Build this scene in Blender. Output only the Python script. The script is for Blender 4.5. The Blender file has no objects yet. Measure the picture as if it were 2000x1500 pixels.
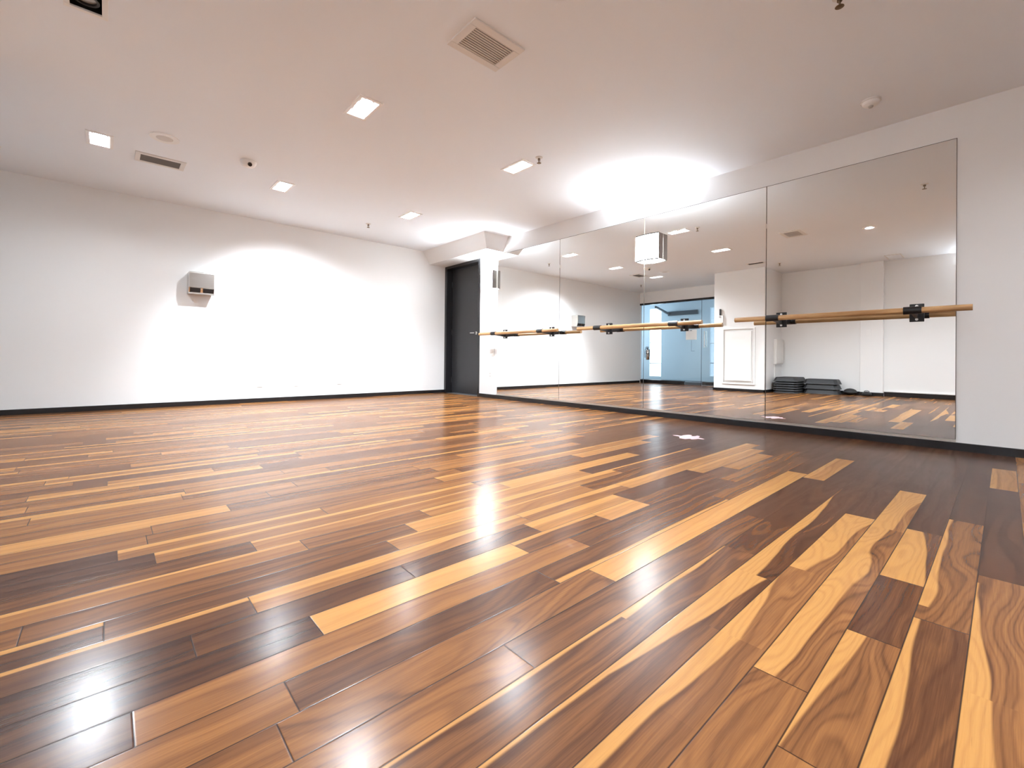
import bpy, bmesh, math, random
from mathutils import Vector, Matrix
random.seed(11)
S = bpy.context.scene
C = S.collection
PI = math.pi

# ------------------------------------------------------------------ place
H = 2.60            # ceiling height
YB = 7.142          # white wall with the dispenser
XW = -6.81          # glass front on the side opposite the mirrors
XP = -5.334         # face of the white pier
XR = -6.366         # rear side wall
YE = -3.6           # wall behind the photographer
XC = -9.25          # far wall of the corridor

# ------------------------------------------------------------------ nodes
def new_mat(name):
    m = bpy.data.materials.new(name); m.use_nodes = True
    nt = m.node_tree; nt.nodes.clear()
    out = nt.nodes.new('ShaderNodeOutputMaterial')
    return m, nt, out

class NB:
    def __init__(s, nt): s.nt = nt
    def node(s, t, **kw):
        n = s.nt.nodes.new(t)
        for k, v in kw.items(): setattr(n, k, v)
        return n
    def put(s, sock, v):
        if v is None: return
        if isinstance(v, bpy.types.NodeSocket): s.nt.links.new(v, sock)
        else: sock.default_value = v
    def m(s, op, a, b=None, c=None, clamp=False):
        n = s.node('ShaderNodeMath', operation=op, use_clamp=clamp)
        for i, v in enumerate((a, b, c)):
            if v is not None: s.put(n.inputs[i], v)
        return n.outputs[0]
    def smooth(s, x, a, b):
        n = s.node('ShaderNodeMapRange', interpolation_type='SMOOTHSTEP')
        for i, v in enumerate((x, a, b, 0.0, 1.0)): s.put(n.inputs[i], v)
        return n.outputs[0]
    def mix(s, f, a, b):
        n = s.node('ShaderNodeMix', data_type='RGBA')
        s.put(n.inputs[0], f); s.put(n.inputs[6], a); s.put(n.inputs[7], b)
        return n.outputs[2]
    def noise(s, vec, scale=1.0, detail=2.0, rough=.5):
        n = s.node('ShaderNodeTexNoise')
        s.put(n.inputs['Vector'], vec); n.inputs['Scale'].default_value = scale
        n.inputs['Detail'].default_value = detail; n.inputs['Roughness'].default_value = rough
        return n.outputs[0]
    def xyz(s, x, y, z):
        n = s.node('ShaderNodeCombineXYZ')
        s.put(n.inputs[0], x); s.put(n.inputs[1], y); s.put(n.inputs[2], z)
        return n.outputs[0]
    def bump(s, h, strength, dist):
        n = s.node('ShaderNodeBump'); n.inputs['Strength'].default_value = strength
        n.inputs['Distance'].default_value = dist; s.put(n.inputs['Height'], h)
        return n.outputs[0]
    def bsdf(s, col, rough, metal=0.0, spec=.5, normal=None, coat=0.0, coat_rough=.1):
        n = s.node('ShaderNodeBsdfPrincipled')
        s.put(n.inputs['Base Color'], col if isinstance(col, bpy.types.NodeSocket) else (*col[:3], 1))
        s.put(n.inputs['Roughness'], rough); n.inputs['Metallic'].default_value = metal
        n.inputs['Specular IOR Level'].default_value = spec
        n.inputs['Coat Weight'].default_value = coat; n.inputs['Coat Roughness'].default_value = coat_rough
        if normal is not None: s.put(n.inputs['Normal'], normal)
        return n

def paint(name, col, rough=.5, bump=.02, scale=60, metal=0.0, spec=.5, vary=.03):
    m, nt, out = new_mat(name); b = NB(nt)
    tc = b.node('ShaderNodeTexCoord').outputs['Object']
    n1 = b.noise(tc, scale, 3, .6); n2 = b.noise(tc, 1.3, 2, .5)
    dark = tuple(c * (1 - vary) for c in col); lite = tuple(min(1, c * (1 + vary)) for c in col)
    c = b.mix(n2, (*dark, 1), (*lite, 1))
    sh = b.bsdf(c, rough, metal, spec, b.bump(n1, bump, .01))
    nt.links.new(sh.outputs[0], out.inputs[0]); return m

def emit(name, col, strength):
    m, nt, out = new_mat(name); b = NB(nt)
    e = b.node('ShaderNodeEmission'); e.inputs[0].default_value = (*col, 1); e.inputs[1].default_value = strength
    nt.links.new(e.outputs[0], out.inputs[0]); return m

def brushed(name, col, rough=.3, axis=2):
    m, nt, out = new_mat(name); b = NB(nt)
    tc = b.node('ShaderNodeTexCoord').outputs['Object']
    mp = b.node('ShaderNodeMapping'); b.put(mp.inputs[0], tc)
    sc = [4, 4, 4]; sc[axis] = 300; mp.inputs['Scale'].default_value = sc
    n = b.noise(mp.outputs[0], 1, 3, .6)
    r = b.m('MULTIPLY_ADD', n, .12, rough - .06)
    sh = b.bsdf(col, r, 1.0, .5, b.bump(n, .05, .004))
    nt.links.new(sh.outputs[0], out.inputs[0]); return m

def barwood(name):
    m, nt, out = new_mat(name); b = NB(nt)
    tc = b.node('ShaderNodeTexCoord').outputs['Object']
    mp = b.node('ShaderNodeMapping'); b.put(mp.inputs[0], tc); mp.inputs['Scale'].default_value = (30, 2.2, 30)
    n = b.noise(mp.outputs[0], 1, 4, .6)
    c = b.mix(b.smooth(n, .35, .65), (.36, .19, .075, 1), (.60, .37, .17, 1))
    sh = b.bsdf(c, .38, 0, .5); nt.links.new(sh.outputs[0], out.inputs[0]); return m

def floor_material():
    m, nt, out = new_mat('acacia planks'); b = NB(nt)
    uv = b.node('ShaderNodeUVMap', uv_map='grain').outputs[0]
    ed = b.node('ShaderNodeUVMap', uv_map='ends').outputs[0]
    at = b.node('ShaderNodeAttribute', attribute_name='plank')
    sp = b.node('ShaderNodeSeparateXYZ'); b.put(sp.inputs[0], uv); u, vv = sp.outputs[0], sp.outputs[1]
    se = b.node('ShaderNodeSeparateXYZ'); b.put(se.inputs[0], ed)
    sc = b.node('ShaderNodeSeparateColor'); b.put(sc.inputs[0], at.outputs['Color'])
    tone, sap01, seed = sc.outputs[0], sc.outputs[1], sc.outputs[2]
    fig = at.outputs['Alpha']
    s = b.m('MULTIPLY', seed, 91.7)
    sap = b.m('MULTIPLY_ADD', sap01, 2.0, -1.0)
    neg = b.m('LESS_THAN', sap, 0.0)
    vf = b.m('SUBTRACT', 1.0, vv)
    vs = b.m('ADD', b.m('MULTIPLY', vv, b.m('SUBTRACT', 1.0, neg)), b.m('MULTIPLY', vf, neg))
    sapw = b.m('ABSOLUTE', sap)
    big = b.noise(b.xyz(b.m('MULTIPLY', u, 1.7), b.m('MULTIPLY', vv, .75), s), 1.0, 1.5, .45)
    mid = b.noise(b.xyz(b.m('MULTIPLY', u, 5.0), b.m('MULTIPLY', vv, 1.6), b.m('ADD', s, 7.3)), 1.0, 2, .5)
    bw = b.m('SUBTRACT', big, .5)
    # sapwood boundary wanders along the board with the figure
    a = b.m('ADD', vs, b.m('MULTIPLY', bw, b.m('MULTIPLY_ADD', fig, 1.1, .12)))
    edge = b.m('SUBTRACT', 1.0, sapw)
    sapmask = b.m('MULTIPLY', b.smooth(a, b.m('SUBTRACT', edge, .035), b.m('ADD', edge, .035)), b.m('GREATER_THAN', sapw, .03))
    rim = b.m('MULTIPLY', b.smooth(a, b.m('SUBTRACT', edge, .22), edge), b.m('SUBTRACT', 1.0, sapmask))
    # growth rings: contour lines of the same field
    field = b.m('ADD', b.m('MULTIPLY', vv, .8), b.m('ADD', b.m('MULTIPLY', bw, b.m('MULTIPLY_ADD', fig, 2.6, .5)), b.m('MULTIPLY', mid, .22)))
    ring = b.m('SINE', b.m('MULTIPLY', field, 34.0))
    ring = b.m('POWER', b.m('MULTIPLY_ADD', ring, .5, .5), 2.6)
    ring2 = b.m('SINE', b.m('MULTIPLY', field, 13.0))
    fib = b.noise(b.xyz(b.m('MULTIPLY', u, 7.0), b.m('MULTIPLY', vv, 34.0), s), 1.0, 3, .65)
    pore = b.noise(b.xyz(b.m('MULTIPLY', u, 16.0), b.m('MULTIPLY', vv, 90.0), s), 1.0, 2, .6)
    t = b.m('ADD', tone, b.m('MULTIPLY', b.m('SUBTRACT', fib, .5), .26))
    t = b.m('ADD', t, b.m('MULTIPLY', ring2, .05))
    t = b.m('SUBTRACT', t, b.m('MULTIPLY', ring, b.m('MULTIPLY_ADD', fig, .06, .05)))
    t = b.m('SUBTRACT', t, b.m('MULTIPLY', rim, .08))
    rp = b.node('ShaderNodeValToRGB'); b.put(rp.inputs[0], t)
    el = rp.color_ramp.elements
    cols = [(0.0, (.030, .0115, .0065)), (.22, (.076, .030, .0135)), (.45, (.170, .071, .0245)), (.68, (.275, .124, .039)), (1.0, (.375, .188, .058))]
    while len(el) < len(cols): el.new(.5)
    for e, (p, c) in zip(el, cols): e.position = p; e.color = (*c, 1)
    sapc = b.mix(fib, (.295, .138, .040, 1), (.380, .192, .060, 1))
    sapc = b.mix(b.m('MULTIPLY', ring, .35), sapc, (.235, .105, .034, 1))
    col = b.mix(b.m('MULTIPLY', sapmask, .92), rp.outputs[0], sapc)
    col = b.mix(b.m('MULTIPLY', b.smooth(pore, .6, .75), .22), col, (.04, .02, .012, 1))
    # seams between the boards
    vm = b.m('MULTIPLY', b.m('MINIMUM', vv, vf), .1022)
    em = b.m('MINIMUM', se.outputs[0], se.outputs[1])
    gap = b.m('MINIMUM', vm, em)
    open_ = b.m('SUBTRACT', 1.0, b.smooth(gap, .0005, .0021))
    col = b.mix(b.m('MULTIPLY', open_, .93), col, (.02, .011, .008, 1))
    tc = b.node('ShaderNodeTexCoord').outputs['Object']
    wob = b.noise(tc, 7, 2, .5)
    scr = b.noise(tc, 90, 3, .7)
    hgt = b.m('ADD', b.m('MULTIPLY', wob, .5), b.m('MULTIPLY', b.smooth(gap, 0.0, .003), .35))
    hgt = b.m('ADD', hgt, b.m('MULTIPLY', fib, .05))
    rough = b.m('MULTIPLY_ADD', scr, .08, FLOOR_ROUGH)
    nrm = b.bump(hgt, .12, .004)
    sh = b.bsdf(col, rough, 0, .32, nrm)
    # the varnish is scuffed: part of the surface no longer shines
    dull = b.bsdf(col, 1.0, 0, 0.0, nrm)
    wear = b.m('MULTIPLY_ADD', b.noise(tc, 2.2, 4, .6), .16, .28)
    mx = b.node('ShaderNodeMixShader'); b.put(mx.inputs[0], wear)
    nt.links.new(sh.outputs[0], mx.inputs[1]); nt.links.new(dull.outputs[0], mx.inputs[2])
    nt.links.new(mx.outputs[0], out.inputs[0]); return m
FLOOR_ROUGH = .18

def mirror_mat():
    m, nt, out = new_mat('silvered mirror'); b = NB(nt)
    tc = b.node('ShaderNodeTexCoord').outputs['Object']
    n = b.noise(tc, 3, 2, .5)
    c = b.mix(n, (.885, .89, .875, 1), (.90, .905, .89, 1))
    sh = b.bsdf(c, .0, 1.0); nt.links.new(sh.outputs[0], out.inputs[0]); return m

def glass_mat():
    m, nt, out = new_mat('door glass'); b = NB(nt)
    tr = b.node('ShaderNodeBsdfTransparent'); tr.inputs[0].default_value = (.86, .92, .93, 1)
    gl = b.node('ShaderNodeBsdfGlossy'); gl.inputs['Roughness'].default_value = .02
    fr = b.node('ShaderNodeFresnel'); fr.inputs[0].default_value = 1.45
    mx = b.node('ShaderNodeMixShader'); b.put(mx.inputs[0], fr.outputs[0])
    nt.links.new(tr.outputs[0], mx.inputs[1]); nt.links.new(gl.outputs[0], mx.inputs[2])
    nt.links.new(mx.outputs[0], out.inputs[0]); return m

M = {}
M['wall'] = paint('white wall paint', (.80, .795, .785), .42, .03, 90, spec=.35, vary=.012)
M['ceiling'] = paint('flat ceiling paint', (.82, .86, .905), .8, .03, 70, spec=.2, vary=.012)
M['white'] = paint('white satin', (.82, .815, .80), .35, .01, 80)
M['offwhite'] = paint('off white plastic', (.72, .70, .67), .4, .01, 80)
M['grille'] = paint('grille grey', (.42, .40, .38), .5, .01, 80)
M['slat'] = paint('painted slat', (.62, .59, .56), .5, .01, 80)
M['darkslat'] = paint('dark painted slat', (.16, .145, .13), .6, .01, 80)
M['duct'] = paint('dark duct', (.10, .092, .085), .8, .02, 30)
M['black'] = paint('black lacquer', (.012, .012, .0135), .22, .02, 40)
M['blackdoor'] = paint('black door lacquer', (.022, .022, .024), .34, .05, 120)
M['blackmetal'] = paint('black powder coat', (.010, .010, .011), .38, .05, 200)
M['rubber'] = paint('black rubber', (.014, .014, .015), .6, .1, 120)
M['stepgrey'] = paint('dark grey step plastic', (.075, .080, .086), .42, .06, 150)
M['stepdeck'] = paint('charcoal step deck', (.022, .023, .026), .55, .15, 220)
M['chrome'] = brushed('satin chrome', (.72, .71, .69), .18, 1)
M['steel'] = paint('satin steel', (.52, .49, .46), .24, .01, 120, metal=1.0)
M['nickel'] = brushed('brushed nickel', (.36, .335, .31), .36, 0)
M['rimgrey'] = paint('dark grey rim', (.09, .085, .08), .5, .01, 60)
M['brass'] = brushed('dark brass', (.22, .17, .12), .4, 2)
M['wood'] = barwood('barre timber')
M['floor'] = floor_material()
M['mirror'] = mirror_mat()
M['glass'] = glass_mat()
M['silverback'] = paint('mirror edge', (.10, .085, .07), .5, .01, 50)
M['channel'] = brushed('aluminium channel', (.62, .59, .54), .35, 1)
M['screw'] = brushed('bright bolt', (.80, .79, .77), .3, 0)
M['lens'] = emit('lamp lens', (.86, .93, 1.0), 195)
M['shade'] = emit('lit opal shade', (.94, .97, 1.0), 15)
M['bulb'] = emit('bulb', (.94, .97, 1.0), 15)
M['daylight2'] = emit('corridor window daylight', (.60, .78, 1.0), .30)
M['daylight'] = emit('daylight window', (.80, .89, 1.0), 1.5)
M['lampoff'] = paint('unlit lamp glass', (.30, .28, .26), .15, .01, 50)
M['pink'] = paint('pink sticker', (.62, .43, .46), .5, .05, 100)
M['paper'] = paint('white paper', (.80, .80, .78), .7, .02, 60)
M['corrwall'] = paint('corridor paint', (.62, .70, .76), .5, .03, 90)
M['corrfloor'] = paint('corridor floor', (.05, .052, .06), .35, .05, 20)
M['red'] = paint('red enamel', (.35, .03, .025), .3, .02, 40)
M['slategrey'] = paint('slate panel', (.055, .07, .085), .4, .02, 40)

# ------------------------------------------------------------------ mesh helpers
class MB:
    def __init__(s): s.bm = bmesh.new()
    def box(s, x0, x1, y0, y1, z0, z1):
        v = [s.bm.verts.new(p) for p in ((x0,y0,z0),(x1,y0,z0),(x1,y1,z0),(x0,y1,z0),(x0,y0,z1),(x1,y0,z1),(x1,y1,z1),(x0,y1,z1))]
        for f in ((3,2,1,0),(4,5,6,7),(0,1,5,4),(1,2,6,5),(2,3,7,6),(3,0,4,7)): s.bm.faces.new([v[i] for i in f])
        return s
    def hexa(s, lo, hi):   # two matching loops of points -> closed prism
        a = [s.bm.verts.new(p) for p in lo]; b = [s.bm.verts.new(p) for p in hi]; n = len(a)
        s.bm.faces.new(a[::-1]); s.bm.faces.new(b)
        for i in range(n): s.bm.faces.new((a[i], a[(i+1)%n], b[(i+1)%n], b[i]))
        return s
    def tube(s, p0, p1, r, seg=16, r1=None):
        p0, p1 = Vector(p0), Vector(p1); r1 = r if r1 is None else r1
        d = (p1-p0).normalized(); q = d.to_track_quat('Z', 'Y').to_matrix()
        lo = [p0 + q @ Vector((r*math.cos(2*PI*i/seg), r*math.sin(2*PI*i/seg), 0)) for i in range(seg)]
        hi = [p1 + q @ Vector((r1*math.cos(2*PI*i/seg), r1*math.sin(2*PI*i/seg), 0)) for i in range(seg)]
        return s.hexa(lo, hi)
    def lathe(s, prof, seg=28, c=(0,0,0)):   # prof: (r, z) from axis to axis
        rings = []
        for r, z in prof:
            if r < 1e-6: rings.append([s.bm.verts.new((c[0], c[1], c[2]+z))])
            else: rings.append([s.bm.verts.new((c[0]+r*math.cos(2*PI*i/seg), c[1]+r*math.sin(2*PI*i/seg), c[2]+z)) for i in range(seg)])
        for A, B in zip(rings, rings[1:]):
            for i in range(seg):
                j = (i+1) % seg
                if len(A) == 1 and len(B) == 1: continue
                if len(A) == 1: s.bm.faces.new((A[0], B[i], B[j]))
                elif len(B) == 1: s.bm.faces.new((A[i], A[j], B[0]))
                else: s.bm.faces.new((A[i], A[j], B[j], B[i]))
        return s
    def ring(s, ro, ri, z0, z1, seg=28, c=(0,0,0)):
        return s.lathe([(ri, z0), (ro, z0), (ro, z1), (ri, z1), (ri, z0)], seg, c)
    def frame(s, X, Y, t, z0, z1):       # rectangular ring lying flat, X=(x0,x1)
        x0, x1 = X; y0, y1 = Y
        s.box(x0, x1, y0, y0+t, z0, z1); s.box(x0, x1, y1-t, y1, z0, z1)
        s.box(x0, x0+t, y0+t, y1-t, z0, z1); s.box(x1-t, x1, y0+t, y1-t, z0, z1)
        return s

def obj(name, mb, mat, parent=None, loc=(0,0,0), bevel=0, smooth=False, label=None):
    bmesh.ops.recalc_face_normals(mb.bm, faces=mb.bm.faces[:])
    me = bpy.data.meshes.new(name); mb.bm.to_mesh(me); mb.bm.free()
    me.materials.append(mat)
    o = bpy.data.objects.new(name, me); C.objects.link(o); o.location = loc
    if parent: o.parent = parent
    if smooth:
        for p in me.polygons: p.use_smooth = True
        es = o.modifiers.new('edges', 'EDGE_SPLIT'); es.split_angle = math.radians(38)
    if bevel:
        bv = o.modifiers.new('bevel', 'BEVEL'); bv.width = bevel; bv.segments = 2; bv.limit_method = 'ANGLE'
    if label: o['label'] = label
    return o
def tag(o, label, cat, group=None):
    o['label'] = label; o['category'] = cat
    if group: o['group'] = group
    return o
def thing(name, label, cat, loc=(0,0,0), group=None):
    o = bpy.data.objects.new(name, None); C.objects.link(o); o.location = loc
    o.empty_display_size = .1
    return tag(o, label, cat, group)
def struct(name, mb, mat, label, cat, bevel=0, parent=None):
    o = obj(name, mb, mat, parent, bevel=bevel)
    o['kind'] = 'structure'
    if parent is None: o['label'] = label; o['category'] = cat
    return o
def dup(root, loc, label):
    r = root.copy(); C.objects.link(r); r.location = loc; r['label'] = label
    for ch in root.children:
        c = ch.copy(); C.objects.link(c); c.parent = r
        for g in ch.children:
            d = g.copy(); C.objects.link(d); d.parent = c
    return r

# ------------------------------------------------------------------ floor (planks run toward the mirrors)
ROW0, PW = .056, .1022
KNOWN = {   # row: list of (x_from, x_to, tone, sapwood (+ far edge, - near edge), figure)
 -1: [(-4.4,-3.45,.44,(.85,.35),.6),(-3.45,-2.72,.42,(.30,.0),.9,1),(-2.72,-1.28,.14,0,.4),(-1.28,-.62,.70,.2,.2),(-.62,0,.2,0,.2)],
 0: [(-4.6,-3.18,.24,(.55,.16),.30),(-3.18,-2.10,.38,(.02,.14),.7),(-2.10,-.9,.14,0,.2),(-.9,0,.2,0,.2)],
 1: [(-4.9,-3.875,.52,0,.35),(-3.875,-3.375,.38,(.10,.38),.9),(-3.375,-2.955,.20,0,.30),(-2.955,-2.38,.28,(1.0,.42),.5),(-2.38,-1.0,.12,0,.2),(-1.0,0,.2,0,.2)],
 2: [(-4.9,-3.695,.42,0,.6),(-3.695,-2.95,.42,(.50,.55),1.0),(-2.95,-2.45,.40,(.55,.50),1.0,1),(-2.45,-1.71,.50,(.62,1.0),.7,1),(-1.71,-.6,.14,0,.3),(-.6,0,.25,0,.2)],
 3: [(-5.0,-3.95,.36,(.18,.22),.22),(-3.95,-3.62,.38,(.22,.45),.22,1),(-3.62,-3.1,.46,(.45,.05),.9,1),(-3.1,-2.35,.44,(.42,.98),.9,1),(-2.35,-1.0,.17,0,.8),(-1.0,0,.2,0,.3)],
 4: [(-5.0,-3.95,.28,(.05,.10),.18),(-3.95,-3.62,.28,(.10,.50),.18,1),(-3.62,-3.25,.27,(.50,.95),.5,1),(-3.25,-1.9,.20,(.70,.04),.8,1),(-1.9,-.8,.16,0,.4),(-.8,0,.3,0,.3)],
 5: [(-5.0,-3.75,.30,(.02,.10),.5),(-3.75,-3.1,.26,(.24,.10),.5,1),(-3.1,-1.9,.20,(.06,.02),.9,1),(-1.9,-.9,.16,0,.5),(-.9,0,.2,0,.3)],
 6: [(-5.2,-4.05,.42,0,.5),(-4.05,-2.7,.28,0,.3),(-2.7,-1.80,.18,0,.3),(-1.80,-1.05,.72,.3,.3),(-1.05,0,.2,0,.3)],
 7: [(-5.2,-4.5,.40,0,.3),(-4.5,-3.61,.40,0,.8),(-3.61,-1.7,.86,0,.35),(-1.7,-.7,.22,0,.3),(-.7,0,.3,0,.2)],
 8: [(-5.2,-4.46,.45,0,.3),(-4.46,-3.74,.24,0,.6),(-3.74,-2.55,.26,-.18,.15),(-2.55,-1.2,.34,0,.3),(-1.2,0,.18,0,.3)],
 9: [(-5.4,-4.69,.16,0,.2),(-4.69,-3.465,.46,0,.3),(-3.465,-2.20,.24,0,.3),(-2.20,-1.0,.40,0,.3),(-1.0,0,.2,0,.2)],
 10: [(-5.4,-4.345,.10,0,.15),(-4.345,-3.665,.90,0,.15),(-3.665,-3.2,.28,.22,.2),(-3.2,-2.9,.70,.2,.2),(-2.9,-1.9,.28,0,.2),(-1.9,-1.3,.62,0,.2),(-1.3,0,.2,0,.2)],
 11: [(-5.4,-4.58,.08,0,.1),(-4.58,-4.04,.17,0,.15),(-4.04,-3.5,.22,0,.4),(-3.5,-2.9,.60,.45,.15),(-2.9,-2.15,.20,0,.3),(-2.15,-1.15,.66,.3,.15),(-1.15,0,.22,0,.2)],
 12: [(-5.4,-4.44,.20,.2,.15),(-4.44,-3.45,.52,.42,.25),(-3.45,-2.74,.42,.40,.3),(-2.74,-.95,.66,.30,.15),(-.95,0,.2,0,.2)],
 13: [(-5.4,-4.73,.14,.2,.1),(-4.73,-3.985,.27,0,.15),(-3.985,-2.9,.52,.2,.3),(-2.9,-1.5,.30,0,.3),(-1.5,0,.18,0,.2)],
 14: [(-5.6,-4.875,.34,0,.2),(-4.875,-3.855,.30,0,.2),(-3.855,-3.4,.72,.2,.2),(-3.4,-2.5,.50,.5,.2),(-2.5,-1.5,.30,.2,.2),(-1.5,0,.22,0,.2)],
 15: [(-5.6,-4.215,.48,.2,.2),(-4.215,-3.73,.36,0,.3),(-3.73,-2.66,.55,.2,.2),(-2.66,-2.09,.17,0,.2),(-2.09,0,.2,0,.2)],
 16: [(-5.6,-4.35,.24,0,.3),(-4.35,-3.2,.50,.2,.2),(-3.2,-2.0,.78,.2,.1),(-2.0,-.9,.26,0,.2),(-.9,0,.2,0,.2)],
 17: [(-5.6,-4.61,.10,0,.15),(-4.61,-3.3,.46,.3,.2),(-3.3,-2.2,.30,0,.2),(-2.2,0,.24,0,.2)],
 18: [(-5.6,-4.70,.09,0,.1),(-4.70,-4.04,.44,.3,.1),(-4.04,-2.9,.46,0,.3),(-2.9,-2.37,.30,0,.2),(-2.37,-1.5,.68,.2,.1),(-1.5,0,.24,0,.2)],
 19: [(-5.8,-4.62,.44,0,.1),(-4.62,-3.4,.36,0,.1),(-3.4,-2.0,.56,.3,.2),(-2.0,-1.2,.6,.2,.2),(-1.2,0,.2,0,.2)],
 20: [(-6.0,-4.6,.40,.12,.1),(-4.6,-3.2,.44,0,.2),(-3.2,-1.6,.30,0,.2),(-1.6,0,.3,0,.2)],
 21: [(-6.0,-4.335,.78,.1,.1),(-4.335,-3.3,.30,0,.1),(-3.3,-2.0,.54,0,.2),(-2.0,0,.3,0,.2)],
}
def build_floor():
    bm = bmesh.new()
    g = bm.loops.layers.uv.new('grain'); e = bm.loops.layers.uv.new('ends'); pl = bm.loops.layers.float_color.new('plank')
    rnd = random.Random(8)
    r = int((YE - ROW0)//PW) - 1
    while ROW0 + r*PW < YB + .02:
        ya, yb = ROW0 + r*PW, ROW0 + (r+1)*PW
        known = KNOWN.get(r, [])
        planks = []
        def fill(a, b):
            x = a - rnd.uniform(0, .9)
            while x < b:
                L = rnd.choice((.45, .65, .9, 1.1, 1.2)) * rnd.uniform(.85, 1.1)
                k = rnd.random()
                tone = rnd.uniform(.26, .34) if k < .25 else rnd.uniform(.36, .54) if k < .88 else rnd.uniform(.54, .68)
                sap = rnd.choice((-1, 1)) * rnd.uniform(.15, .5) if rnd.random() < .26 else 0
                planks.append((max(a, x), min(b, x+L), tone, sap, rnd.uniform(.1, .6))); x += L
        if known:
            fill(-7.0, known[0][0]); planks += known
            if known[-1][1] < 0: fill(known[-1][1], 0)
        else: fill(-7.0, 0.0)
        sd = off = 0
        for ip, pk in enumerate(planks):
            a, b, tone, sap, fig = pk[:5]; cont = len(pk) > 5; nxt = ip+1 < len(planks) and len(planks[ip+1]) > 5
            s0, s1 = sap if isinstance(sap, tuple) else (sap, sap)
            if b - a < .02: continue
            vs = [bm.verts.new(p) for p in ((a, ya, 0), (b, ya, 0), (b, yb, 0), (a, yb, 0))]
            f = bm.faces.new(vs)
            if not cont: sd = rnd.random(); off = rnd.uniform(0, 40) - a
            for lp, (uu, vv) in zip(f.loops, ((0, 0), (b-a, 0), (b-a, 1), (0, 1))):
                lp[g].uv = (off + a + uu, vv); lp[e].uv = (uu + (9 if cont else 0), (b-a) - uu + (9 if nxt else 0))
                lp[pl] = (tone, ((s0 if uu == 0 else s1)+1)/2, sd, fig)
        r += 1
    me = bpy.data.meshes.new('floor'); bm.to_mesh(me); bm.free(); me.materials.append(M['floor'])
    o = bpy.data.objects.new('floor', me); C.objects.link(o)
    o['kind'] = 'structure'; o['label'] = 'glossy mixed brown and honey wood plank floor'; o['category'] = 'floor'
    return o
build_floor()
struct('trim_1', MB().box(-6.86, .25, YE-.15, YB+.15, -.12, -.002), M['duct'], 'dark subfloor slab under the wood planks', 'floor slab')

# ------------------------------------------------------------------ ceiling with openings
LIT = [(-3.272, 3.372), (-1.664, 3.326), (-3.267, 5.560), (-1.678, 5.475), (-4.800, 5.500)]
REAR_FILL = [(-1.664, -1.02), (-3.272, -1.02), (-4.85, -1.02)]  # unseen downlights added behind the camera to brighten the near side
DARK = [(-4.838, 3.345)]
ROUND = (-3.44, 1.33)
FX, FY = .070, .145           # half sizes of the opening of a twin downlight
V1 = (-3.152, -2.850, 2.078, 2.276)
V2 = (-4.514, -4.195, 5.590, 5.775)
holes = [(x-FX, x+FX, y-FY, y+FY) for x, y in LIT+DARK+REAR_FILL] + [V1, V2, (ROUND[0]-.055, ROUND[0]+.055, ROUND[1]-.055, ROUND[1]+.055)]
def ceiling():
    bm = bmesh.new()
    xs = sorted({-10.0, .2} | {h[i] for h in holes for i in (0, 1)}); ys = sorted({YE-.1, 9.7} | {h[i] for h in holes for i in (2, 3)})
    vc = {}
    def V(i, j):
        if (i, j) not in vc: vc[i, j] = bm.verts.new((xs[i], ys[j], H))
        return vc[i, j]
    for i in range(len(xs)-1):
        for j in range(len(ys)-1):
            cx, cy = (xs[i]+xs[i+1])/2, (ys[j]+ys[j+1])/2
            if any(h[0] < cx < h[1] and h[2] < cy < h[3] for h in holes): continue
            bm.faces.new((V(i,j), V(i,j+1), V(i+1,j+1), V(i+1,j)))
    mb = MB(); mb.bm.free(); mb.bm = bm
    return mb
cm = ceiling()
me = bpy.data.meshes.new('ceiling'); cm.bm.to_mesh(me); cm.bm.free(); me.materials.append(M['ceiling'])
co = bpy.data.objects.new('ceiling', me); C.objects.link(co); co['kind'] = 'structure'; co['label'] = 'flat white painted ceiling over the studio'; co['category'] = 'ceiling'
struct('trim_2', MB().box(-10.1, .3, YE-.2, 9.8, H+.20, H+.30), M['duct'], 'slab above the ceiling void', 'ceiling slab')

# ------------------------------------------------------------------ walls
DY0, DY1, DZ = 6.055, 7.128, 2.372      # black door opening in the mirror wall
mb = MB(); mb.box(0, .20, YE-.1, DY0, -.02, H+.02); mb.box(0, .20, DY0, YB, DZ, H+.02); mb.box(0, .2, DY1, YB+.15, -.02, DZ)
struct('wall_right', mb, M['wall'], 'white wall that carries the mirrors and the black door', 'wall')
struct('wall_far', MB().box(XW-.06, 0, YB, YB+.15, -.02, H+.02), M['wall'], 'long white wall with the steel dispenser', 'wall')
mb = MB(); mb.box(XR-.15, XR, YE-.1, 3.342, -.02, H+.02)
struct('wall_left', mb, M['wall'], 'white wall opposite the mirrors behind the exercise steps', 'wall')
struct('wall_near', MB().box(XR-.1, .2, YE-.15, YE, -.02, H+.02), M['wall'], 'white wall behind the camera', 'wall')
struct('trim_3', MB().box(XW-.02, XP, 3.342, 4.377, -.02, H+.01), M['wall'], 'white boxed pier beside the glass door', 'pier', bevel=.004)
struct('trim_4', MB().box(XR-.02, XR+.10, 1.575, 1.925, -.02, H+.01), M['wall'], 'white pilaster standing out of the wall opposite the mirrors', 'pilaster', bevel=.004)
struct('trim_5', MB().box(XW-.06, XW+.06, 4.377, YB, 2.285, H+.01), M['wall'], 'white header wall above the glass front', 'wall header')
# sloped soffit over the door corner
zt, zb = H+.01, 2.376
struct('trim_6', MB().hexa([(-.345,5.465,zb),(.02,5.465,zb),(.02,YB+.02,zb),(-.345,YB+.02,zb)],
                           [(-.49,5.345,zt),(.02,5.345,zt),(.02,YB+.02,zt),(-.49,YB+.02,zt)]), M['wall'], 'white boxed soffit with sloped sides over the black door', 'soffit')
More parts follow.
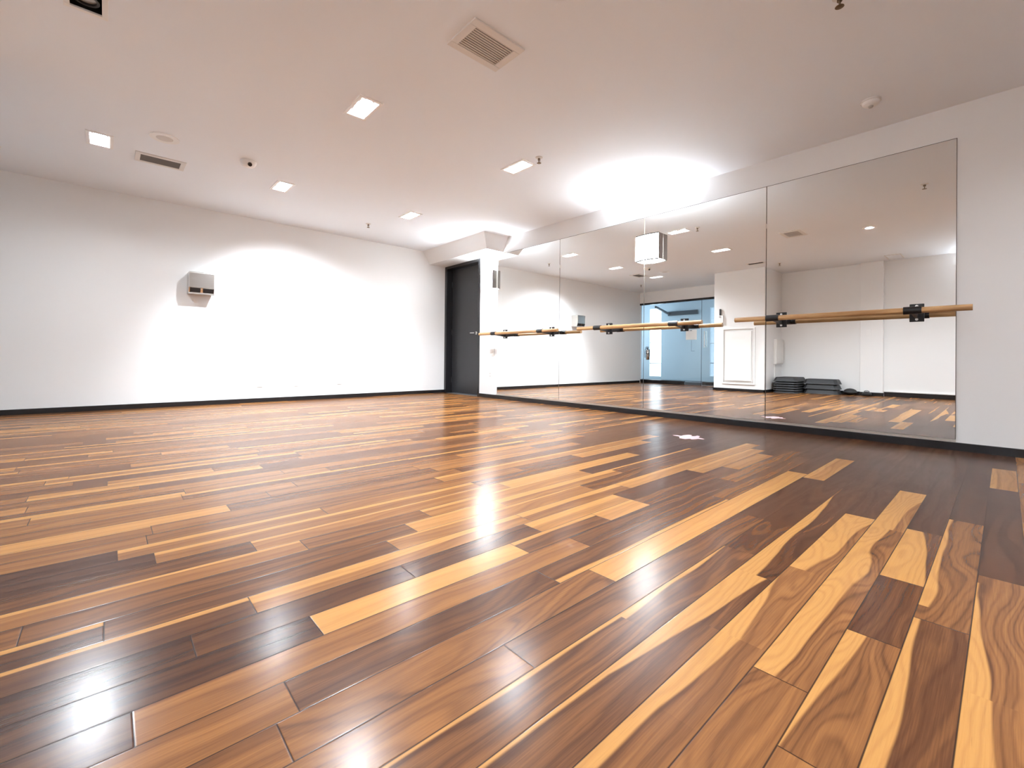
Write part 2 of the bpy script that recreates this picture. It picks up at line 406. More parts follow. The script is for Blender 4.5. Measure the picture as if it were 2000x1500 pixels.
# baseboards
BH = .060
def base(name, x0, x1, y0, y1, label, h=BH):
    struct(name, MB().box(x0, x1, y0, y1, -.005, h), M['black'], label, 'baseboard', bevel=.003)
base('baseboard_far', XW+.06, -.001, YB-.015, YB+.01, 'black baseboard along the long white wall')
base('baseboard_right', -.016, .01, YE, DY0-.001, 'black baseboard under the mirrors')
base('baseboard_left', XR-.01, XR+.016, YE, 1.57, 'black baseboard on the wall opposite the mirrors, beside the pilaster', .085)
base('baseboard_left.001', XR+.09, XR+.116, 1.56, 1.94, 'black baseboard at the foot of the pilaster', .07)
base('baseboard_left.002', XR-.01, XR+.016, 1.93, 3.326, 'black baseboard behind the exercise steps', .07)
base('baseboard_left.003', XP-.01, XP+.016, 3.326, 4.39, 'black baseboard at the foot of the white pier')
base('baseboard_left.004', XR+.016, XP+.016, 3.326, 3.352, 'black baseboard on the shaded side of the pier')
struct('trim_7', MB().box(-.018, -.0005, .25, 5.582, BH+.001, .080), M['channel'], 'thin metal channel holding the mirrors above the baseboard', 'metal trim')
struct('trim_8', MB().box(XR+.001, XR+.03, .0, 1.572, .088, .100), M['offwhite'], 'pale ledge strip on top of the black baseboard opposite', 'ledge')

# ------------------------------------------------------------------ black door
door = thing('door_1', 'black door with chrome lever in the corner by the mirrors', 'door', (0, 6.59, 0)); door['kind'] = 'structure'
t = .062; a, b_ = DY0-6.59, DY1-6.59
mb = MB(); mb.box(-.008, .19, a, a+.05, 0, DZ); mb.box(-.008, .19, b_-t, b_, 0, DZ); mb.box(-.008, .19, a+.05, b_-t, DZ-.05, DZ)
obj('door_frame', mb, M['black'], door, bevel=.003)
leaf = obj('door_leaf', MB().box(.125, .165, a+.053, b_-t-.003, .008, DZ-.053), M['blackdoor'], door, bevel=.002)
mb = MB(); mb.tube((.115, -.285, 1.105), (.126, -.285, 1.105), .027, 24); mb.tube((.070, -.285, 1.105), (.118, -.285, 1.105), .010, 16)
mb.tube((.072, -.292, 1.105), (.072, -.165, 1.108), .0105, 16, .008)
obj('door_handle', mb, M['chrome'], door, smooth=True, label='chrome lever handle')
mb = MB()
for z in (.25, 1.15, 2.05): mb.tube((.120, b_-t-.004, z-.05), (.120, b_-t-.004, z+.05), .008, 12)
obj('hinge', mb, M['blackmetal'], door)

# ------------------------------------------------------------------ mirrors
MY = [.250, 1.560, 2.888, 4.228, 5.582]
ML = ['rightmost mirror panel, reflecting black exercise steps behind the near barre', 'second mirror panel from the right, below the wall sconce and reflecting a glass door',
      'third mirror panel from the right, reflecting the steel dispenser', 'leftmost mirror panel, beside the white strip next to the black door']
for i in range(4):
    y0, y1 = MY[i], MY[i+1]; yc = (y0+y1)/2
    r = thing('wall_mirror', ML[i], 'mirror', (0, yc, .080), 'tall frameless mirror panels')
    w = (y1-y0)/2
    obj('backing', MB().box(-.004, -.0005, -w, w, .0015, 2.271), M['silverback'], r)
    obj('mirror_glass', MB().box(-.009, -.0042, -w+.0035, w-.0035, .0015, 2.265), M['mirror'], r)
    if i < 3:
        mb = MB(); mb.box(-.013, -.0042, w-.010, w-.0005, 1.86, 1.905)
        obj('edge_scuff', mb, M['offwhite'], r)  # pale block put in for a scuffed mirror edge

# ------------------------------------------------------------------ ballet barres
BD, BZ = .255, 1.047
def barre(y0, y1, brackets, label):
    yc = (y0+y1)/2
    r = thing('ballet_barre', label, 'ballet barre', (0, yc, BZ), 'wooden ballet barres on the mirror wall')
    obj('rail', MB().tube((-BD, y0-yc, 0), (-BD, y1-yc, 0), .0225, 28), M['wood'], r, bevel=.003, smooth=True)
    for y in brackets:
        y -= yc
        mb = MB()
        mb.box(-.019, -.0092, y-.043, y+.043, -.070, .070)
        # arm: tapered gusset from the plate to the cradle
        mb.hexa([(-.018, y-.010, -.045), (-.018, y+.010, -.045), (-.018, y+.010, .030), (-.018, y-.010, .030)],
                [(-BD+.018, y-.010, -.024), (-BD+.018, y+.010, -.024), (-BD+.018, y+.010, .010), (-BD+.018, y-.010, .010)])
        br = obj('bracket', mb, M['blackmetal'], r, bevel=.002, label='black steel wall bracket')
        mb = MB()
        seg = 28
        lo, hi = y-.052, y+.052
        ro, ri = .029, .0226
        rings = []
        for yy, rr in ((lo, ri), (lo, ro), (hi, ro), (hi, ri)):
            rings.append([mb.bm.verts.new((-BD+rr*math.cos(2*PI*k/seg), yy, rr*math.sin(2*PI*k/seg))) for k in range(seg)])
        for q in range(4):
            A, B = rings[q], rings[(q+1) % 4]
            for k in range(seg): mb.bm.faces.new((A[k], A[(k+1)%seg], B[(k+1)%seg], B[k]))
        obj('sleeve', mb, M['blackmetal'], br, smooth=True)
        for zz in (-.052, .052):
            obj('bolt', MB().tube((-.024, y, zz), (-.018, y, zz), .0095, 12), M['screw'], br, label='bright bolt head')
barre(4.036, 5.735, (4.366, 5.378), 'far wooden barre in front of the mirror nearest the black door')
barre(2.073, 3.694, (2.381, 3.379), 'middle wooden barre between the far and near barres')
barre(.156, 1.749, (.471, 1.424), 'near wooden barre whose right end passes the mirror edge')

# ------------------------------------------------------------------ sconces
def spot(name, loc, target, energy, size, blend, radius, col=(.86, .925, 1.0)):
    d = bpy.data.lights.new(name, 'SPOT'); d.energy = energy; d.spot_size = math.radians(size); d.spot_blend = blend
    d.shadow_soft_size = radius; d.color = col
    o = bpy.data.objects.new(name, d); C.objects.link(o); o.location = loc
    o.rotation_euler = (Vector(target)-Vector(loc)).to_track_quat('-Z', 'Y').to_euler()
    return o
def arcpts(hw, x0, bulge, n=14):
    pts = []
    for i in range(n+1):
        y = -hw + 2*hw*i/n
        pts.append((x0 - bulge*(1-(y/hw)**2), y))
    return pts
def sconce(loc, label, sgn=1, up=50, down=30):
    r = thing('wall_sconce', label, 'wall lamp', loc, 'opal wall sconces')
    hw, hh = .148, .148
    def X(v): return v*sgn
    obj('back_plate', MB().box(min(X(-.022), X(0)), max(X(-.022), X(0)), -.12, .12, -.12, .12), M['nickel'], r, bevel=.002)
    pts = arcpts(hw, -.085, .028); ins = [(x+.005, y) for x, y in pts][::-1]
    loop = [(X(x), y) for x, y in pts+ins]
    mb = MB()
    n = len(pts)
    for i in range(n-1):
        quad = [pts[i], pts[i+1], (pts[i+1][0]+.005, pts[i+1][1]), (pts[i][0]+.005, pts[i][1])]
        mb.hexa([(X(x), y, -hh+.008) for x, y in quad], [(X(x), y, hh-.008) for x, y in quad])
    bmesh.ops.remove_doubles(mb.bm, verts=mb.bm.verts[:], dist=1e-5)
    obj('shade', mb, M['shade'], r)
    for z0, z1 in ((-hh-.005, -hh+.0078), (hh-.0078, hh+.005)):
        mb = MB()
        for i in range(n-1):
            quad = [(pts[i][0]-.003, pts[i][1]), (pts[i+1][0]-.003, pts[i+1][1]), (pts[i+1][0]+.007, pts[i+1][1]), (pts[i][0]+.007, pts[i][1])]
            mb.hexa([(X(x), y, z0) for x, y in quad], [(X(x), y, z1) for x, y in quad])
        obj('rim', mb, M['rimgrey'], r)
    for s in (-1, 1):
        y0, y1 = sorted((s*(hw+.001), s*(hw+.006)))
        x0, x1 = sorted((X(-.094), X(-.002)))
        obj('side_panel', MB().box(x0, x1, y0, y1, -hh, hh), M['nickel'], r, bevel=.001)
    for s in (-1, 1):
        obj('bulb', MB().tube((X(-.05), s*.06, -.03), (X(-.05), s*.06, .03), .017, 14), M['bulb'], r, smooth=True)
    L = Vector(loc)
    spot('sconce_uplight', L+Vector((X(-.055), 0, .13)), L+Vector((X(-.13), 0, 1.2)), up, 150, 1, .05)
    spot('sconce_downlight', L+Vector((X(-.055), 0, -.13)), L+Vector((X(-.10), 0, -1.2)), down, 140, 1, .05)
    return r
sconce((0, 5.770, 1.955), 'wall sconce on the white strip between black door and mirror', up=52, down=18)
sconce((-.009, 2.800, 1.963), 'wall sconce mounted high on the mirrors above the middle barre', up=34, down=20)
sconce((XR, -.20, 1.96), 'assumed unseen wall sconce on the wall opposite the mirrors, behind the camera', -1, up=60, down=16)  # assumed lamp out of view, added to light the bright ceiling patch there

# ------------------------------------------------------------------ downlights
def downlight(loc, label, lit):
    r = thing('recessed_downlight', label, 'ceiling light', (loc[0], loc[1], H), 'twin recessed downlights')
    obj('trim_frame', MB().frame((-FX-.022, FX+.022), (-FY-.022, FY+.022), .026, -.007, .004), M['white'], r, bevel=.0015)
    mb = MB(); w = .0015
    mb.box(-FX, FX, -FY, FY, .10, .102)
    mb.box(-FX-w, -FX, -FY, FY, .003, .10); mb.box(FX, FX+w, -FY, FY, .003, .10)
    mb.box(-FX, FX, -FY-w, -FY, .003, .10); mb.box(-FX, FX, FY, FY+w, .003, .10)
    obj('housing', mb, M['white' if lit else 'blackmetal'], r)  # lamp glare put into the colour: lit fittings get a white housing
    for s in (-1, 1):
        g = obj('gimbal_ring', MB().ring(.058, .046, .012, .034, 28, (0, s*.068, 0)), M['offwhite' if lit else 'blackmetal'], r, smooth=True)  # pale rings carry the same painted glare
        obj('lamp', MB().lathe([(0, .018), (.030, .019), (.0455, .024), (.0455, .03), (.02, .07), (0, .075)], 24, (0, s*.068, 0)), M['lens' if lit else 'lampoff'], g, smooth=True)
    return r
LL = ['lit twin downlight nearest the centre of the ceiling, left of the large vent', 'lit twin downlight beside a sprinkler, closest to the mirror wall',
      'lit twin downlight right of the camera dome, above the bright wall', 'lit twin downlight farthest away, near the soffit over the door', 'lit twin downlight at the far left, beside the slim vent']
for p, l in zip(LIT, LL): downlight(p, l, True)
for p, l in zip(REAR_FILL, ('added unseen fill downlight behind the camera, nearest the mirror wall', 'added unseen fill downlight behind the camera, middle of its row', 'added unseen fill downlight behind the camera, farthest from the mirrors')): downlight(p, l, True)
downlight(DARK[0], 'unlit black twin downlight cut off at the top left', False)
r = thing('round_downlight', 'small round lit downlight seen only in the rightmost mirror panel', 'ceiling light', (*ROUND, H))
obj('trim_ring', MB().ring(.082, .052, -.006, .003, 32), M['white'], r, smooth=True)
obj('lamp', MB().lathe([(0, .006), (.040, .008), (.0515, .016), (.0515, .03), (0, .032)], 28), M['lens'], r, smooth=True)

COOL = (.84, .92, 1.0)
def lamp(x, y, tx, ty, tz, e, size=122, blend=.75):
    spot('downlight_beam', (x, y, H-.012), (tx, ty, tz), e, size, blend, .05, COOL)
lamp(-3.272, 3.372, -3.272, 3.372, 0, 46)
lamp(-1.664, 3.326, -1.664, 3.326, 0, 42)
lamp(-3.267, 5.560, -2.66, 7.10, .40, 150, 93, 1)
lamp(-3.267, 5.560, -3.267, 5.30, 0, 30)
lamp(-1.678, 5.475, -1.60, 5.6, 0, 40)
lamp(-4.800, 5.500, -4.80, 4.6, 0, 42)
for bx, by in REAR_FILL: lamp(bx, by, bx, by, 0, 16, 90)  # beams of the added lamps behind the camera
lamp(ROUND[0], ROUND[1], ROUND[0]-.8, ROUND[1], 0, 95, 122)

# ------------------------------------------------------------------ ceiling fittings
def vent(V, label, n, slat='slat', fill=.25, border=.045):
    x0, x1, y0, y1 = V; cx, cy = (x0+x1)/2, (y0+y1)/2; hx, hy = (x1-x0)/2, (y1-y0)/2
    r = thing('ceiling_vent', label, 'ceiling vent', (cx, cy, H), 'ceiling air vents')
    mb = MB(); mb.frame((-hx-border, hx+border), (-hy-border, hy+border), border+.003, -.010, .003)
    obj('frame', mb, M['offwhite'], r, bevel=.003)
    mb = MB(); w = .002
    mb.box(-hx, hx, -hy, hy, .09, .092); mb.box(-hx-w, -hx, -hy, hy, .003, .09); mb.box(hx, hx+w, -hy, hy, .003, .09)
    mb.box(-hx, hx, -hy-w, -hy, .003, .09); mb.box(-hx, hx, hy, hy+w, .003, .09)
    obj('duct', mb, M['duct'], r)
    for i in range(n):
        y = -hy + (i+.5)*2*hy/n; p = 2*hy/n
        mb = MB()
        mb.hexa([(-hx, y-p*fill, -.004), (hx, y-p*fill, -.004), (hx, y+p*fill, -.007), (-hx, y+p*fill, -.007)],
                [(-hx, y-p*fill, -.001), (hx, y-p*fill, -.001), (hx, y+p*fill, -.004), (-hx, y+p*fill, -.004)])
        obj('slat', mb, M[slat], r)
    return r
vent(V1, 'large square ceiling vent with slanted slats, near the top centre', 11)
vent(V2, 'slim dark ceiling vent to the right of the far left downlight', 9, 'darkslat', .22, .038)

def sprinkler(x, y, label):
    r = thing('sprinkler_head', label, 'sprinkler', (x, y, H), 'ceiling sprinkler heads')
    obj('escutcheon', MB().lathe([(0, .002), (.036, .002), (.034, -.004), (.018, -.010), (0, -.010)], 24), M['offwhite'], r, smooth=True)
    mb = MB(); mb.tube((0, 0, -.008), (0, 0, -.026), .012, 14)
    for s in (-1, 1): mb.tube((s*.011, 0, -.024), (s*.004, 0, -.052), .0035, 8)
    obj('frame_arms', mb, M['brass'], r)
    mb = MB(); mb.lathe([(0, -.052), (.020, -.053), (.021, -.055), (0, -.057)], 20)
    obj('deflector', mb, M['brass'], r)
for x, y, l in ((-1.66, 3.03, 'dark sprinkler head right beside the downlight nearest the mirrors'),
                (-1.93, 6.24, 'small dark sprinkler head between the far downlight and the white wall'),
                (-1.86, .60, 'dark sprinkler head at the top edge of the photo'),
                (-5.13, 3.01, 'small sprinkler head visible only in the mirror, above the exercise steps'),
                (-5.525, 6.35, 'sprinkler head cut off at the left edge of the photo')): sprinkler(x, y, l)

r = thing('smoke_detector', 'white smoke detector on the ceiling near the right end of the mirrors', 'smoke detector', (-.54, .68, H))
obj('base', MB().lathe([(0, .002), (.062, .002), (.062, -.012), (0, -.012)], 32), M['offwhite'], r, smooth=True)
obj('cover', MB().lathe([(0, -.0121), (.056, -.0121), (.050, -.030), (.034, -.040), (0, -.042)], 32), M['white'], r, smooth=True)
obj('sensor', MB().lathe([(0, -.042), (.016, -.042), (.012, -.052), (0, -.053)], 20), M['grille'], r, smooth=True)

r = thing('ceiling_camera', 'white dome camera with black lens between two far downlights', 'security camera', (-3.705, 5.085, H))
obj('base', MB().lathe([(0, .002), (.072, .002), (.070, -.020), (.058, -.042), (.040, -.055), (0, -.060)], 32), M['white'], r, smooth=True)
obj('lens', MB().tube((.002, -.046, -.036), (.003, -.064, -.052), .021, 20, .017), M['blackmetal'], r, label='black lens')

r = thing('ceiling_speaker', 'round white ceiling speaker next to the slim vent', 'speaker', (-4.37, 5.055, H))
obj('trim_ring', MB().ring(.108, .062, -.007, .002, 36), M['white'], r, smooth=True)
obj('grille', MB().lathe([(0, .002), (.0625, .002), (.0625, -.005), (.03, -.009), (0, -.010)], 32), M['slat'], r, smooth=True)

r = thing('access_hatch', 'faint white square hatch in the ceiling, mirrored above the pilaster', 'access hatch', (-5.99, 1.38, H))
obj('frame', MB().frame((-.22, .22), (-.12, .12), .018, -.008, .002), M['offwhite'], r, bevel=.002)
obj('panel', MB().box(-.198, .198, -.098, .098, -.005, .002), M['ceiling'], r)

# ------------------------------------------------------------------ dispenser and plates on the white wall
r = thing('paper_towel_dispenser', 'steel paper towel dispenser on the long white wall', 'dispenser', (-3.838, YB, 1.452))
hw = .136
def prof(pts, x0, x1): return MB().hexa([(x0, -d, z) for d, z in pts], [(x1, -d, z) for d, z in pts])
obj('body', prof([(0, 0), (.175, 0), (.203, .075), (.205, .268), (.197, .276), (0, .276)], -hw, hw), M['steel'], r, bevel=.006)
for x0, x1 in ((-hw+.012, -.014), (.014, hw-.006)):
    obj('slot', prof([(.176, .014), (.186, .014), (.208, .068), (.19, .068)], x0, x1), M['blackmetal'], r, label='black viewing slot')
obj('lock', prof([(.18, .022), (.193, .022), (.207, .055), (.19, .055)], -.011, .011), M['chrome'], r)
obj('lip', MB().box(-hw-.001, hw+.001, -.186, -.165, -.008, .010), M['chrome'], r, bevel=.003)
obj('edge_strip', prof([(.16, .01), (.184, .01), (.211, .075), (.212, .27), (.18, .27)], -hw-.002, -hw+.006), M['chrome'], r)
r = thing('light_spot_plate', 'small white plate standing in for a lit spot under the dispenser', 'lit spot stand-in', (-3.873, YB, 1.373))  # white patch stands in for a spot of light inside the shadow
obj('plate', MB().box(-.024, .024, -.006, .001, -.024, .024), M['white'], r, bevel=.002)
obj('spot_disc', MB().tube((0, -.0055, 0), (0, -.010, 0), .010, 16), M['paper'], r)

def outlet(loc, face, label, name='wall_outlet', switch=False, mat='white'):
    cat = 'light switch' if switch else 'electrical outlet'
    r = thing(name, label, cat, loc, None if switch else 'white wall outlets')
    def bx(a0, a1, d0, d1, z0, z1):
        if face == 'y': return MB().box(a0, a1, -d1, -d0, z0, z1)
        if face == 'x': return MB().box(-d1, -d0, a0, a1, z0, z1)
        return MB().box(d0, d1, a0, a1, z0, z1)
    obj('cover_plate', bx(-.038, .038, -.001, .007, -.060, .060), M[mat], r, bevel=.002)
    if switch: obj('rocker', bx(-.017, .017, .0065, .011, -.034, .034), M[mat], r, bevel=.002)
    else:
        for z in (-.022, .022):
            s = obj('socket', bx(-.016, .016, .0065, .009, z-.014, z+.014), M['offwhite'], r, bevel=.002)
            for a in (-.006, .006): obj('slit', bx(a-.0012, a+.0012, .0088, .0094, z-.004, z+.006), M['blackmetal'], s)
    return r
outlet((-3.117, YB, .275), 'y', 'leftmost of three low outlets on the brightly lit white wall')
outlet((-2.616, YB, .275), 'y', 'middle one of three low outlets on the brightly lit white wall')
outlet((-1.978, YB, .285), 'y', 'rightmost of three low outlets on the white wall, nearest the door')
outlet((0, 5.755, .384), 'x', 'low white outlet on the strip between black door and mirror')
outlet((0, 5.694, .759), 'x', 'beige blank switch plate above the outlet beside the leftmost mirror', 'switch_plate', True, 'offwhite')

# ------------------------------------------------------------------ pink mark on the floor
pts = [(-1.056,1.953),(-1.030,1.925),(-1.038,1.885),(-.985,1.890),(-.925,1.872),(-.935,1.838),(-.985,1.825),(-.955,1.800),(-.912,1.802),(-.930,1.770),(-1.005,1.748),(-1.012,1.722),(-1.030,1.684),(-1.050,1.690),(-1.062,1.722),(-1.092,1.730),(-1.128,1.745),(-1.112,1.772),(-1.160,1.790),(-1.150,1.845),(-1.108,1.862),(-1.075,1.888),(-1.072,1.925)]
mb = MB(); mb.hexa([(x+1.04, y-1.82, .0002) for x, y in pts], [(x+1.04, y-1.82, .0014) for x, y in pts])
tag(obj('floor_sticker', mb, M['pink'], None, (-1.04, 1.82, 0)), 'pale pink splash-shaped sticker on the wood floor near the mirrors', 'sticker')

# ------------------------------------------------------------------ exercise steps by the opposite wall
def chamfer(cx, cy, hx, hy, c, z):
    return [(cx-hx+c, cy-hy, z), (cx+hx-c, cy-hy, z), (cx+hx, cy-hy+c, z), (cx+hx, cy+hy-c, z), (cx+hx-c, cy+hy, z), (cx-hx+c, cy+hy, z), (cx-hx, cy+hy-c, z), (cx-hx, cy-hy+c, z)]
def step(loc, hx, hy, h, label, group, top=False):
    r = thing('aerobic_step', label, 'exercise step', loc, group)
    c = .05
    mb = MB(); mb.hexa(chamfer(0, 0, hx, hy, c, 0), chamfer(0, 0, hx, hy, c, .016))
    obj('rim', mb, M['stepgrey'], r, bevel=.004)  # lighter grey paints in the light caught by the rim edges
    mb = MB(); mb.hexa(chamfer(0, 0, hx-.006, hy-.006, c, .0165), chamfer(0, 0, hx-.030, hy-.030, c, h-.012))
    obj('body', mb, M['stepdeck'], r, bevel=.004)
    mb = MB(); mb.hexa(chamfer(0, 0, hx-.036, hy-.036, c*.8, h-.0118), chamfer(0, 0, hx-.042, hy-.042, c*.8, h-.001))
    obj('deck', mb, M['stepdeck'], r, bevel=.003)
    return r
ordn = ['bottom step of the taller stack beside the white pier', 'second step from the floor in the taller stack beside the pier', 'third step from the floor in the taller stack beside the pier',
        'fourth step from the floor in the taller stack beside the pier', 'fifth step from the floor, just under the top of the taller stack', 'topmost step of the taller stack beside the white pier']
z = .001
for i in range(6):
    h = .048 if i < 5 else .085
    step((-5.97, 3.055, z), .345, .225, h, 'black exercise step: ' + ordn[i], 'tall stack of exercise steps', i == 5); z += h
z = .001
for i, l in enumerate(('lowest', 'middle', 'topmost')):
    step((-6.125, 2.515, z), .20, .300, .100, 'dark grey exercise step, %s of the wide stack of three' % l, 'wide stack of exercise steps', i == 2); z += .100
r = thing('floor_bag', 'low round black bag on the floor right of the wide step stack', 'bag', (-6.22, 2.07, 0))
obj('bag_body', MB().lathe([(0, .001), (.055, .003), (.095, .028), (.110, .062), (.095, .098), (.055, .122), (.015, .130), (0, .130)], 28), M['rubber'], r, smooth=True)
obj('seam', MB().ring(.1125, .108, .056, .068, 32), M['stepgrey'], r)
r = thing('sand_bag', 'small flat black bag on the floor at the foot of the pilaster', 'bag', (-6.16, 1.80, 0))
obj('bag_body', MB().lathe([(0, .001), (.05, .002), (.078, .02), (.08, .045), (.055, .075), (.018, .088), (0, .088)], 24), M['rubber'], r, smooth=True)
mb = MB()
for k in range(10):
    a0, a1 = PI*k/10, PI*(k+1)/10
    mb.tube((0, .04*math.cos(a0), .083+.02*math.sin(a0)), (0, .04*math.cos(a1), .083+.02*math.sin(a1)), .006, 8)
obj('strap', mb, M['stepgrey'], r)

# ------------------------------------------------------------------ pier fittings (seen in the mirrors)
r = thing('wall_hatch', 'white framed access panel on the pier beside the glass door', 'access panel', (XP, 3.853, .757))
def yzframe(w, h, t, d0, d1):
    m_ = MB(); m_.box(d0, d1, -w, w, h-t, h); m_.box(d0, d1, -w, w, -h, -h+t); m_.box(d0, d1, -w, -w+t, -h+t, h-t); m_.box(d0, d1, w-t, w, -h+t, h-t); return m_
obj('outer_frame', yzframe(.335, .605, .030, -.001, .024), M['white'], r, bevel=.003)
obj('panel', MB().box(-.001, .030, -.265, .265, -.53, .53), M['white'], r, bevel=.004)
obj('inner_frame', yzframe(.302, .572, .010, -.001, .008), M['slat'], r)
obj('notice', MB().box(.0302, .0312, -.13, .13, .36, .42), M['paper'], r)
r = thing('wall_device', 'small white wall device with a dark upright bar, high on the pier', 'wall device', (XP, 4.235, 1.60))
obj('base', MB().box(-.001, .030, -.065, .065, -.115, .05), M['white'], r, bevel=.006)
obj('upright_bar', MB().box(.004, .034, -.016, .016, .056, .195), M['blackmetal'], r, bevel=.004)
obj('dial', MB().tube((.0295, 0, .02), (.036, 0, .02), .022, 18), M['grille'], r)
r = thing('wall_box', 'white electrical box on the shaded side of the pier above the steps', 'electrical box', (-6.09, 3.342, .86))
obj('box_body', MB().box(-.21, .21, -.055, .001, -.27, .27), M['offwhite'], r, bevel=.004)
obj('lid', MB().box(-.20, .20, -.066, -.0555, -.255, .262), M['offwhite'], r, bevel=.004)
obj('conduit', MB().box(.15, .18, -.02, .001, -.56, -.271), M['offwhite'], r)
r = outlet((XR+.10, 1.79, 1.23), 'o', 'white double light switch on the pilaster, seen in the rightmost mirror', 'light_switch', True)

# ------------------------------------------------------------------ glass front and corridor
r = thing('window_1', 'fixed glass pane beside the glass door, reflected in the mirrors', 'glass wall', (XW, 6.22, 0)); r['kind'] = 'structure'
obj('pane', MB().box(-.006, .006, -.868, .905, .09, 2.235), M['glass'], r)
obj('bottom_rail', MB().box(-.025, .025, -.42, .915, 0, .092), M['black'], r)
obj('bottom_rail', MB().box(-.02, .02, -.868, -.421, 0, .07), M['slategrey'], r)
r = thing('door_2', 'glass door with chrome pull handle next to the white pier', 'glass door', (XW, 4.87, 0)); r['kind'] = 'structure'
obj('door_leaf', MB().box(-.006, .006, -.47, .468, .08, 2.235), M['glass'], r)
obj('bottom_rail', MB().box(-.025, .025, -.47, .44, .012, .095), M['black'], r)
obj('edge_seal', MB().box(-.008, .008, .4685, .478, .01, 2.235), M['slategrey'], r)
mb = MB()
for z in (1.04, 1.37): mb.tube((-.06, .375, z), (.06, .375, z), .009, 12)
for x in (-.06, .06): mb.tube((x, .375, .99), (x, .375, 1.42), .0125, 16)
obj('pull_handle', mb, M['chrome'], r, smooth=True, label='chrome pull handle')
struct('trim_9', MB().box(XW-.03, XW+.062, 4.377, YB, 2.235, 2.286), M['black'], 'black head rail above the glass front', 'head rail')
r = thing('notice_sheet', 'white paper notice taped to the glass pane', 'notice', (XW+.0075, 5.62, 1.34))
obj('sheet', MB().box(0, .001, -.15, .15, -.135, .135), M['paper'], r)
obj('heading', MB().box(.001, .0014, -.02, .05, .10, .118), M['slategrey'], r)
mb = MB(); mb.box(.0, .0012, -.006, .0, -.44, -.15); mb.box(0, .0012, -.10, .0, -.44, -.434)
obj('tape_line', mb, M['slategrey'], r)

mb = MB(); mb.box(XC, XW-.06, 2.4, 9.6, -.12, -.001)
struct('floor.001', mb, M['corrfloor'], 'dark corridor floor beyond the glass front', 'floor')
WIN = [(7.87, 8.31, .10, 2.42), (5.35, 6.21, .17, 2.31)]
mb = MB()
mb.box(XC-.12, XC, 2.4, 5.35, 0, H); mb.box(XC-.12, XC, 6.21, 7.87, 0, H); mb.box(XC-.12, XC, 8.31, 9.7, 0, H)
for (y0, y1, z0, z1) in WIN: mb.box(XC-.12, XC, y0, y1, 0, z0); mb.box(XC-.12, XC, y0, y1, z1, H)
struct('wall_corridor', mb, M['corrwall'], 'pale blue lit corridor wall beyond the glass front', 'wall')
struct('wall_corridor.001', MB().box(XC, XW-.06, 9.6, 9.7, 0, H), M['corrwall'], 'end wall of the corridor', 'wall')
struct('wall_corridor.002', MB().box(XC, XR-.15, 2.3, 2.4, 0, H), M['corrwall'], 'near end wall of the corridor', 'wall')
struct('wall_corridor.003', MB().box(XW-.10, XW-.06, YB+.15, 9.6, 0, H), M['corrwall'], 'corridor wall past the corner of the studio', 'wall')
struct('wall_corridor.004', MB().box(XW-.10, XW-.02, 2.4, 4.377, 0, H), M['corrwall'], 'corridor side of the white pier', 'wall')
for i, (y0, y1, z0, z1) in enumerate(WIN):
    yc, zc = (y0+y1)/2, (z0+z1)/2; hy, hz = (y1-y0)/2, (z1-z0)/2
    r = thing('window_%d' % (i+2), ['tall bright daylight window strip at the far end of the corridor', 'bright corridor window partly hidden by the white pier'][i], 'window', (XC, yc, zc)); r['kind'] = 'structure'
    obj('pane', MB().box(-.08, -.07, -hy, hy, -hz, hz), M['daylight' if i == 0 else 'daylight2'], r)
    mb = MB(); mb.box(-.069, -.03, -hy, hy, .42*hz-.5, .42*hz-.488); mb.box(-.069, -.03, -hy, hy, -.62*hz-.01, -.62*hz+.01)
    obj('mullion', mb, M['slategrey'], r)
# glowing windows added at both corridor ends, unseen, to light the corridor
r = thing('window_4', 'added unseen window lighting the corridor from its end wall', 'window', (-8.0, 9.6, 1.4)); r['kind'] = 'structure'
obj('pane', MB().box(-.9, .9, -.012, -.004, -.95, .95), M['daylight'], r)
mb = MB(); mb.box(-.94, .94, -.03, .0, .95, .99); mb.box(-.94, .94, -.03, .0, -.99, -.95); mb.box(-.94, -.9, -.03, 0, -.95, .95); mb.box(.9, .94, -.03, 0, -.95, .95)
obj('window_frame', mb, M['white'], r)
r = thing('window_5', 'added unseen window lighting the corridor from its near end wall', 'window', (-8.0, 2.4, 1.4)); r['kind'] = 'structure'  # second added window, out of view, there for its light
obj('pane', MB().box(-.9, .9, .004, .012, -.95, .95), M['daylight'], r)
mb = MB(); mb.box(-.94, .94, 0, .03, .95, .99); mb.box(-.94, .94, 0, .03, -.99, -.95); mb.box(-.94, -.9, 0, .03, -.95, .95); mb.box(.9, .94, 0, .03, -.95, .95)
obj('window_frame', mb, M['white'], r)
r = thing('header_panel', 'dark horizontal sign board on the corridor wall behind the glass', 'sign board', (XC, 7.10, 2.205))
obj('board', MB().box(.001, .05, -.51, .51, -.07, .07), M['slategrey'], r, bevel=.003)
obj('return_rail', MB().hexa([(.051, .45, -.03), (.051, .50, -.03), (2.10, -.20, -.03), (2.10, -.25, -.03)], [(.051, .45, .03), (.051, .50, .03), (2.10, -.20, .03), (2.10, -.25, .03)]), M['slategrey'], r)
r = thing('fire_extinguisher', 'fire extinguisher hanging at the left end of the glass front', 'fire extinguisher', (XW+.085, 6.86, .66))
obj('cylinder', MB().lathe([(0, 0), (.042, 0), (.05, .012), (.05, .25), (.04, .285), (.016, .30), (0, .30)], 24), M['steel'], r, smooth=True)
mb = MB(); mb.tube((0, 0, .30), (0, 0, .335), .014, 14); mb.box(-.012, .012, -.02, .075, .335, .350); mb.box(-.010, .010, -.02, .06, .365, .376)
obj('valve', mb, M['blackmetal'], r)
mb = MB(); P = [(0, .02, .325), (.02, .07, .31), (.03, .075, .2), (.03, .07, .06)]
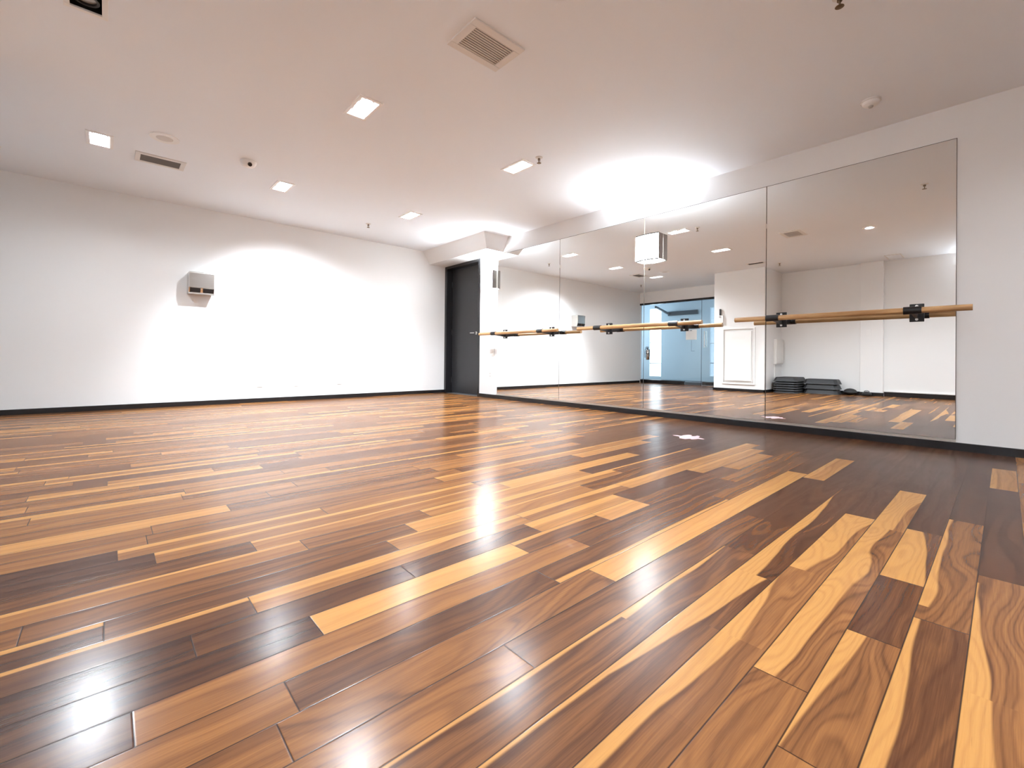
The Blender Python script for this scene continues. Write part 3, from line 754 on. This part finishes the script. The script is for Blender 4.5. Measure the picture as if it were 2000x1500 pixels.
for a, b2 in zip(P, P[1:]): mb.tube(a, b2, .008, 10)
obj('hose', mb, M['rubber'], r)
mb = MB(); mb.box(-.078, -.05, -.02, .02, .10, .30); mb.ring(.056, .0505, .17, .19, 24)
obj('bracket', mb, M['blackmetal'], r)
r = thing('floor_mat', 'dark mat on the corridor floor behind the glass', 'mat', (-7.6, 6.2, 0))
obj('mat_body', MB().box(-.4, .4, -.6, .6, .0, .012), M['rubber'], r, bevel=.003)
obj('mat_border', MB().frame((-.43, .43), (-.63, .63), .029, 0, .009), M['blackmetal'], r)

# ------------------------------------------------------------------ world, camera, colour
w = bpy.data.worlds.new('World'); S.world = w; w.use_nodes = True
bg = w.node_tree.nodes['Background']; bg.inputs[0].default_value = (.55, .70, .90, 1); bg.inputs[1].default_value = .35

f, py, yaw, roll, pitch, d, hcam = 873.0878, 696.7391, math.radians(42.152), math.radians(.5514), math.radians(.2399), 4.7305, .6566
fw = Vector((math.sin(yaw)*math.cos(pitch), math.cos(yaw)*math.cos(pitch), math.sin(pitch)))
rt = Vector((math.cos(yaw), -math.sin(yaw), 0)); up = rt.cross(fw)
rt2 = rt*math.cos(roll) + up*math.sin(roll); up2 = -rt*math.sin(roll) + up*math.cos(roll)
cd = bpy.data.cameras.new('camera'); cam = bpy.data.objects.new('camera', cd); C.objects.link(cam)
mw = Matrix((rt2, up2, -fw)).transposed().to_4x4(); mw.translation = Vector((-d, 0, hcam)); cam.matrix_world = mw
cd.sensor_width = 36; cd.lens = f*36/2000; cd.shift_y = -(750-py)/2000; cd.clip_start = .02; cd.clip_end = 60
S.camera = cam
S.view_settings.view_transform = 'Standard'; S.view_settings.look = 'None'; S.view_settings.gamma = 1; S.view_settings.use_curve_mapping = False
S.view_settings.exposure = 2.08
S.cycles.max_bounces = 14; S.cycles.diffuse_bounces = 6; S.cycles.glossy_bounces = 6; S.cycles.transparent_max_bounces = 12
S.cycles.use_denoising = True; S.cycles.sample_clamp_indirect = 6.0; S.cycles.blur_glossy = .5
